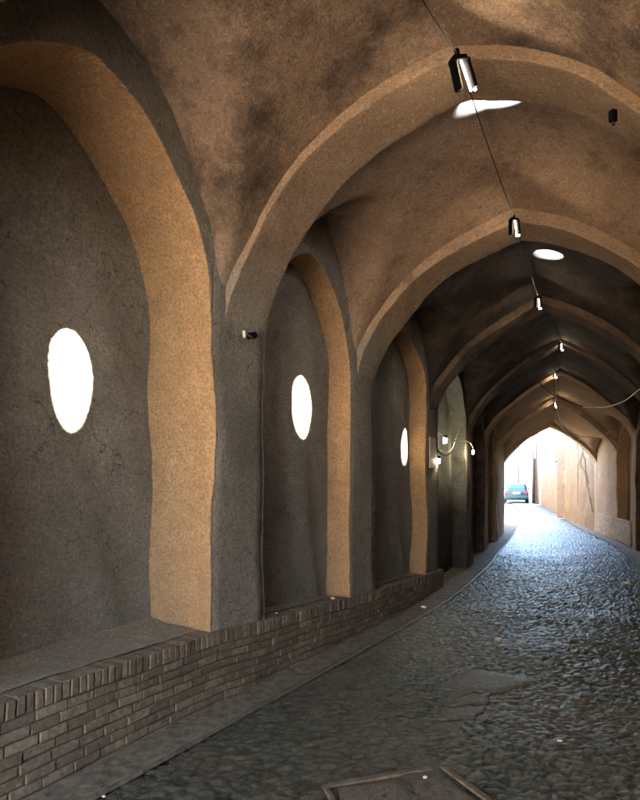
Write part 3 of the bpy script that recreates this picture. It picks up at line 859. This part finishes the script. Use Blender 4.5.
t = thing('gate_post', (10.55, 25.75, 0), 'square mud post where the orange wall meets the pale one', 'post'); keep(bobj('post_body', bm, M['out_pale']), t)
slabwall('mud_wall', (15.4, 42.2), (17.6, 50), 3.4, 3.8, .4, M['out'], 'brown end wall behind the two utility poles')
slabwall('mud_wall', (-.2 + 5.4, 18.6), (8.6, 31), 3.0, 3.0, .4, M['out_pale'], 'sunlit left alley wall hidden behind the arch leg')
slabwall('mud_wall', (8.6, 31), (13.0, 47), 3.0, 3.0, .4, M['out_pale'], 'farther left alley wall beyond the arch leg')
# entrance end behind the viewer: unseen wall added to bounce warm sunlight in
slabwall('mud_wall', (-6.4, -13.0), (-6.0, -2.4), 5.2, 5.0, .4, M['bounce_pale'], 'tall pale unseen wall added to bounce sunlight into the back entrance', cat='wall')

def pole(x, y, d, top, r, lab):
    b = gpx(x, HY + F * EYE / d, 0); h = EYE + (HY - top) / F * d
    t_ = thing('utility_pole', b, lab, 'pole', 'utility poles in the alley')
    bm = bmesh.new(); tube(bm, [(0, 0, -.1), (.02, 0, h * .5), (-.03, 0, h)], r, 10, r * .7); bobj('pole_shaft', bm, M['wood'], t_, True)
    bm = bmesh.new(); box(bm, (0, 0, h - .5), (.9, .09, .09), .3); bobj('cross_arm', bm, M['wood'], t_)
    for sx in (-1, 1):
        bm = bmesh.new(); tube(bm, [(sx * .38, sx * .11, h - .46), (sx * .38, sx * .11, h - .3)], .04, 8); bobj('insulator', bm, M['white'], t_)
pole(519, 0, 58, 436, .13, 'leaning dark pole standing behind the parked car')
pole(534, 0, 44, 424, .13, 'thin utility pole, left one of the close pair')
pole(537.5, 0, 42, 420, .17, 'thicker brown utility pole, right one of the close pair')

def building(x0, x1, y0, y1, h, mat, lab, wins, rz=0):
    cx, cy = (x0 + x1) / 2, (y0 + y1) / 2
    r_ = thing('house', (cx, cy, 0), lab, 'house')
    bm = bmesh.new(); box(bm, (0, 0, h / 2), (x1 - x0, y1 - y0, h)); bobj('wall', bm, mat, r_)
    bm = bmesh.new(); box(bm, (0, 0, h + .12), (x1 - x0 + .3, y1 - y0 + .3, .24), 0, .03); bobj('parapet', bm, mat, r_)
    for (wx, wz, ww, wh) in wins:
        bm = bmesh.new(); Y = -(y1 - y0) / 2 - .02
        for a_, b_, c_, d_ in ((0, wh / 2, ww + .16, .08), (0, -wh / 2, ww + .16, .08)): box(bm, (wx + a_, Y, wz + b_), (c_, .1, d_))
        for a_ in (-1, 1): box(bm, (wx + a_ * ww / 2, Y, wz), (.08, .1, wh - .08))
        f_ = bobj('window', bm, M['white'], r_)
        bm = bmesh.new(); box(bm, (wx, Y - .006, wz), (ww - .08, .03, wh - .08)); p_ = bobj('pane', bm, M['glass'], f_)
building(17, 26, 78, 88, 7.2, M['bldg'], 'pale two storey house at the far end above the car', [(-2.3, 4.9, 1.1, 1.3), (.6, 4.9, 1.1, 1.3), (-2.3, 2.2, 1.0, 1.2)])
building(20.4, 22.8, 60, 68, 4.6, M['bldg_blue'], 'narrow blue grey house front between the car and the poles', [(-.5, 3.2, .5, .9)])
building(24.5, 34, 66, 76, 5.4, M['bldg'], 'pale flat roofed house behind the low mud wall', [(-3, 3.8, 1.0, 1.1), (-.5, 3.8, 1.0, 1.1)])
building(11.0, 16.2, 88, 96, 6.2, M['bldg'], 'pale house at the far left of the alley end', [(1, 4.2, 1, 1.2)])

# tree behind the low wall
tb = Vector((20.5, 52, 0))
tr = thing('tree', tb, 'small bushy tree showing over the low pale wall', 'tree')
bm = bmesh.new(); tube(bm, [(0, 0, -.1), (.1, 0, 1.5), (.0, .1, 3.4)], .16, 10, .07)
rt = random.Random(3)
for k in range(7):
    a_ = k * .9; tube(bm, [(.03, .05, 2.2 + k * .15), (math.cos(a_) * .7, math.sin(a_) * .7, 3.3 + k * .1), (math.cos(a_) * 1.2, math.sin(a_) * 1.2, 3.7 + k * .15)], .05, 6, .015)
bobj('trunk', bm, M['wood'], tr, True)
bm = bmesh.new()
cl = [(Vector((math.cos(k * 2.4) * rt.uniform(.2, 1.5), math.sin(k * 2.4) * rt.uniform(.2, 1.2), rt.uniform(3.1, 4.9))), rt.uniform(.3, .6)) for k in range(16)]
for k in range(3800):
    c_, r_ = rt.choice(cl); d_ = Vector((rt.gauss(0, 1), rt.gauss(0, 1), rt.gauss(0, .8))).normalized() * r_ * rt.random()**.4
    p = c_ + d_; a_ = Vector((rt.gauss(0, 1), rt.gauss(0, 1), rt.gauss(0, 1))).normalized(); b_ = a_.orthogonal().normalized()
    l_ = rt.uniform(.05, .10)
    q = [bm.verts.new(p - a_ * l_), bm.verts.new(p + b_ * l_ * .4), bm.verts.new(p + a_ * l_), bm.verts.new(p - b_ * l_ * .4)]
    bm.faces.new(q)
bobj('crown', bm, M['leaf'], tr)

# ------------------------------------------------------------------ car (seen from the rear)
car = thing('parked_car', gpx(516, HY + F * EYE / 46, 0), 'teal sedan parked at the alley mouth, seen from behind', 'car', None, math.radians(-17))
def loft(name, secs, mat, parent, bev=0):
    bm = bmesh.new(); R_ = [[bm.verts.new(p) for p in s_] for s_ in secs]
    n = len(secs[0])
    for a_ in range(len(R_) - 1):
        for k in range(n): bm.faces.new((R_[a_][k], R_[a_][(k + 1) % n], R_[a_ + 1][(k + 1) % n], R_[a_ + 1][k]))
    bm.faces.new(R_[0][::-1]); bm.faces.new(R_[-1])
    return bobj(name, bm, mat, parent, True)
def sec(y, w, z0, z1, tw=None):
    tw = tw or w * .9; c_ = .09
    return [(-w + c_, y, z0), (w - c_, y, z0), (w, y, z0 + c_), (w, y, z1 - .16), (tw, y, z1), (tw * .5, y, z1 + .025), (-tw * .5, y, z1 + .025), (-tw, y, z1), (-w, y, z1 - .16), (-w, y, z0 + c_)]
loft('body', [sec(y, w, z0, z1) for y, w, z0, z1 in ((-2.15, .76, .42, .80), (-2.1, .82, .30, .95), (-1.9, .84, .24, 1.0), (-1.2, .85, .2, 1.0), (0, .86, .2, .96), (1.0, .85, .2, .95), (1.7, .83, .22, .86), (2.05, .76, .28, .74), (2.15, .66, .38, .62))], M['teal'], car)
def csec(y, w, z0, z1): return [(-w, y, z0), (w, y, z0), (w * .97, y, z0 + (z1 - z0) * .5), (w * .82, y, z1 - .03), (w * .6, y, z1), (-w * .6, y, z1), (-w * .82, y, z1 - .03), (-w * .97, y, z0 + (z1 - z0) * .5)]
loft('cabin', [csec(y, w, .9, z) for y, w, z in ((-1.65, .76, .98), (-1.15, .78, 1.38), (-.7, .79, 1.45), (.2, .79, 1.45), (.6, .79, 1.36), (1.15, .76, .97))], M['teal'], car)
def pane(nm, P):
    mesh(nm, P, [tuple(range(len(P)))], M['glass'], car, False)
pane('rear_window', [(-.62, -1.615, 1.05), (.62, -1.615, 1.05), (.52, -1.225, 1.36), (-.52, -1.225, 1.36)])
pane('windscreen', [(.62, 1.10, 1.04), (-.62, 1.10, 1.04), (-.52, .68, 1.36), (.52, .68, 1.36)])
for sx in (-1, 1):
    pane('side_window', [(sx * .79, -1.1, 1.03), (sx * .79, -.15, 1.03), (sx * .70, -.15, 1.38), (sx * .70, -.9, 1.36)][::sx])
    pane('side_window', [(sx * .79, -.08, 1.03), (sx * .79, .8, 1.03), (sx * .70, .45, 1.34), (sx * .70, -.08, 1.38)][::sx])
    bm = bmesh.new(); box(bm, (sx * .66, -2.12, .80), (.26, .1, .2), 0, .02); bobj('tail_light', bm, M['red'], car)
    bm = bmesh.new(); box(bm, (sx * .95, .75, 1.02), (.18, .1, .12), 0, .03); bobj('mirror', bm, M['teal'], car)
    bm = bmesh.new(); box(bm, (sx * .55, 2.12, .62), (.3, .06, .12), 0, .02); bobj('headlight', bm, M['white'], car)
    for wy in (-1.3, 1.35):
        bm = bmesh.new(); tube(bm, [(sx * .70, wy, .31), (sx * .87, wy, .31)], .31, 24); w_ = bobj('wheel', bm, M['rubber'], car)
        bm = bmesh.new(); tube(bm, [(sx * .80, wy, .31), (sx * .885, wy, .31)], .19, 16); bobj('rim', bm, M['metal'], w_)
bm = bmesh.new(); box(bm, (0, -2.17, .44), (1.66, .16, .24), 0, .05); bobj('rear_bumper', bm, M['teal'], car)
bm = bmesh.new(); box(bm, (0, -2.165, .74), (.5, .02, .13), 0, .004); bobj('number_plate', bm, M['plate'], car)
bm = bmesh.new(); tube(bm, [(.4, -2.0, .24), (.4, -2.26, .24)], .03, 8); bobj('exhaust', bm, M['metal'], car)

# ------------------------------------------------------------------ light, sky, camera
w = bpy.data.worlds.new('World'); sc.world = w; w.use_nodes = True
nt = w.node_tree; nt.nodes.clear()
bg = nt.nodes.new('ShaderNodeBackground'); ow = nt.nodes.new('ShaderNodeOutputWorld'); sky = nt.nodes.new('ShaderNodeTexSky')
sky.sky_type = 'NISHITA'; sky.sun_disc = False; sky.ozone_density = .4
to = -SUN
sky.sun_elevation = math.asin(to.z); sky.sun_rotation = math.atan2(to.x, to.y)
bg.inputs[1].default_value = .15
nt.links.new(sky.outputs[0], bg.inputs[0]); nt.links.new(bg.outputs[0], ow.inputs[0])
sl = bpy.data.lights.new('sun', 'SUN'); sl.energy = 5; sl.angle = math.radians(.5); sl.color = (1, .90, .76)
so = bpy.data.objects.new('sun', sl); COL.objects.link(so); so.rotation_euler = SUN.to_track_quat('-Z', 'Y').to_euler(); so.location = (5, -5, 20)

cam = bpy.data.cameras.new('camera'); cam.sensor_fit = 'HORIZONTAL'; cam.sensor_width = 36; cam.lens = 36 * F / 640
cam.shift_y = (HY - 400) / 640; cam.clip_start = .05; cam.clip_end = 1000
co = bpy.data.objects.new('camera', cam); COL.objects.link(co); co.location = (0, 0, EYE); co.rotation_euler = (PI / 2, 0, 0)
sc.camera = co
sc.view_settings.view_transform = 'Standard'; sc.view_settings.look = 'None'; sc.view_settings.gamma = 1
sc.view_settings.use_curve_mapping = False
sc.view_settings.exposure = 4.88
sc.cycles.use_denoising = True
sc.cycles.max_bounces = 12; sc.cycles.diffuse_bounces = 8; sc.cycles.glossy_bounces = 4
sc.cycles.sample_clamp_indirect = 0
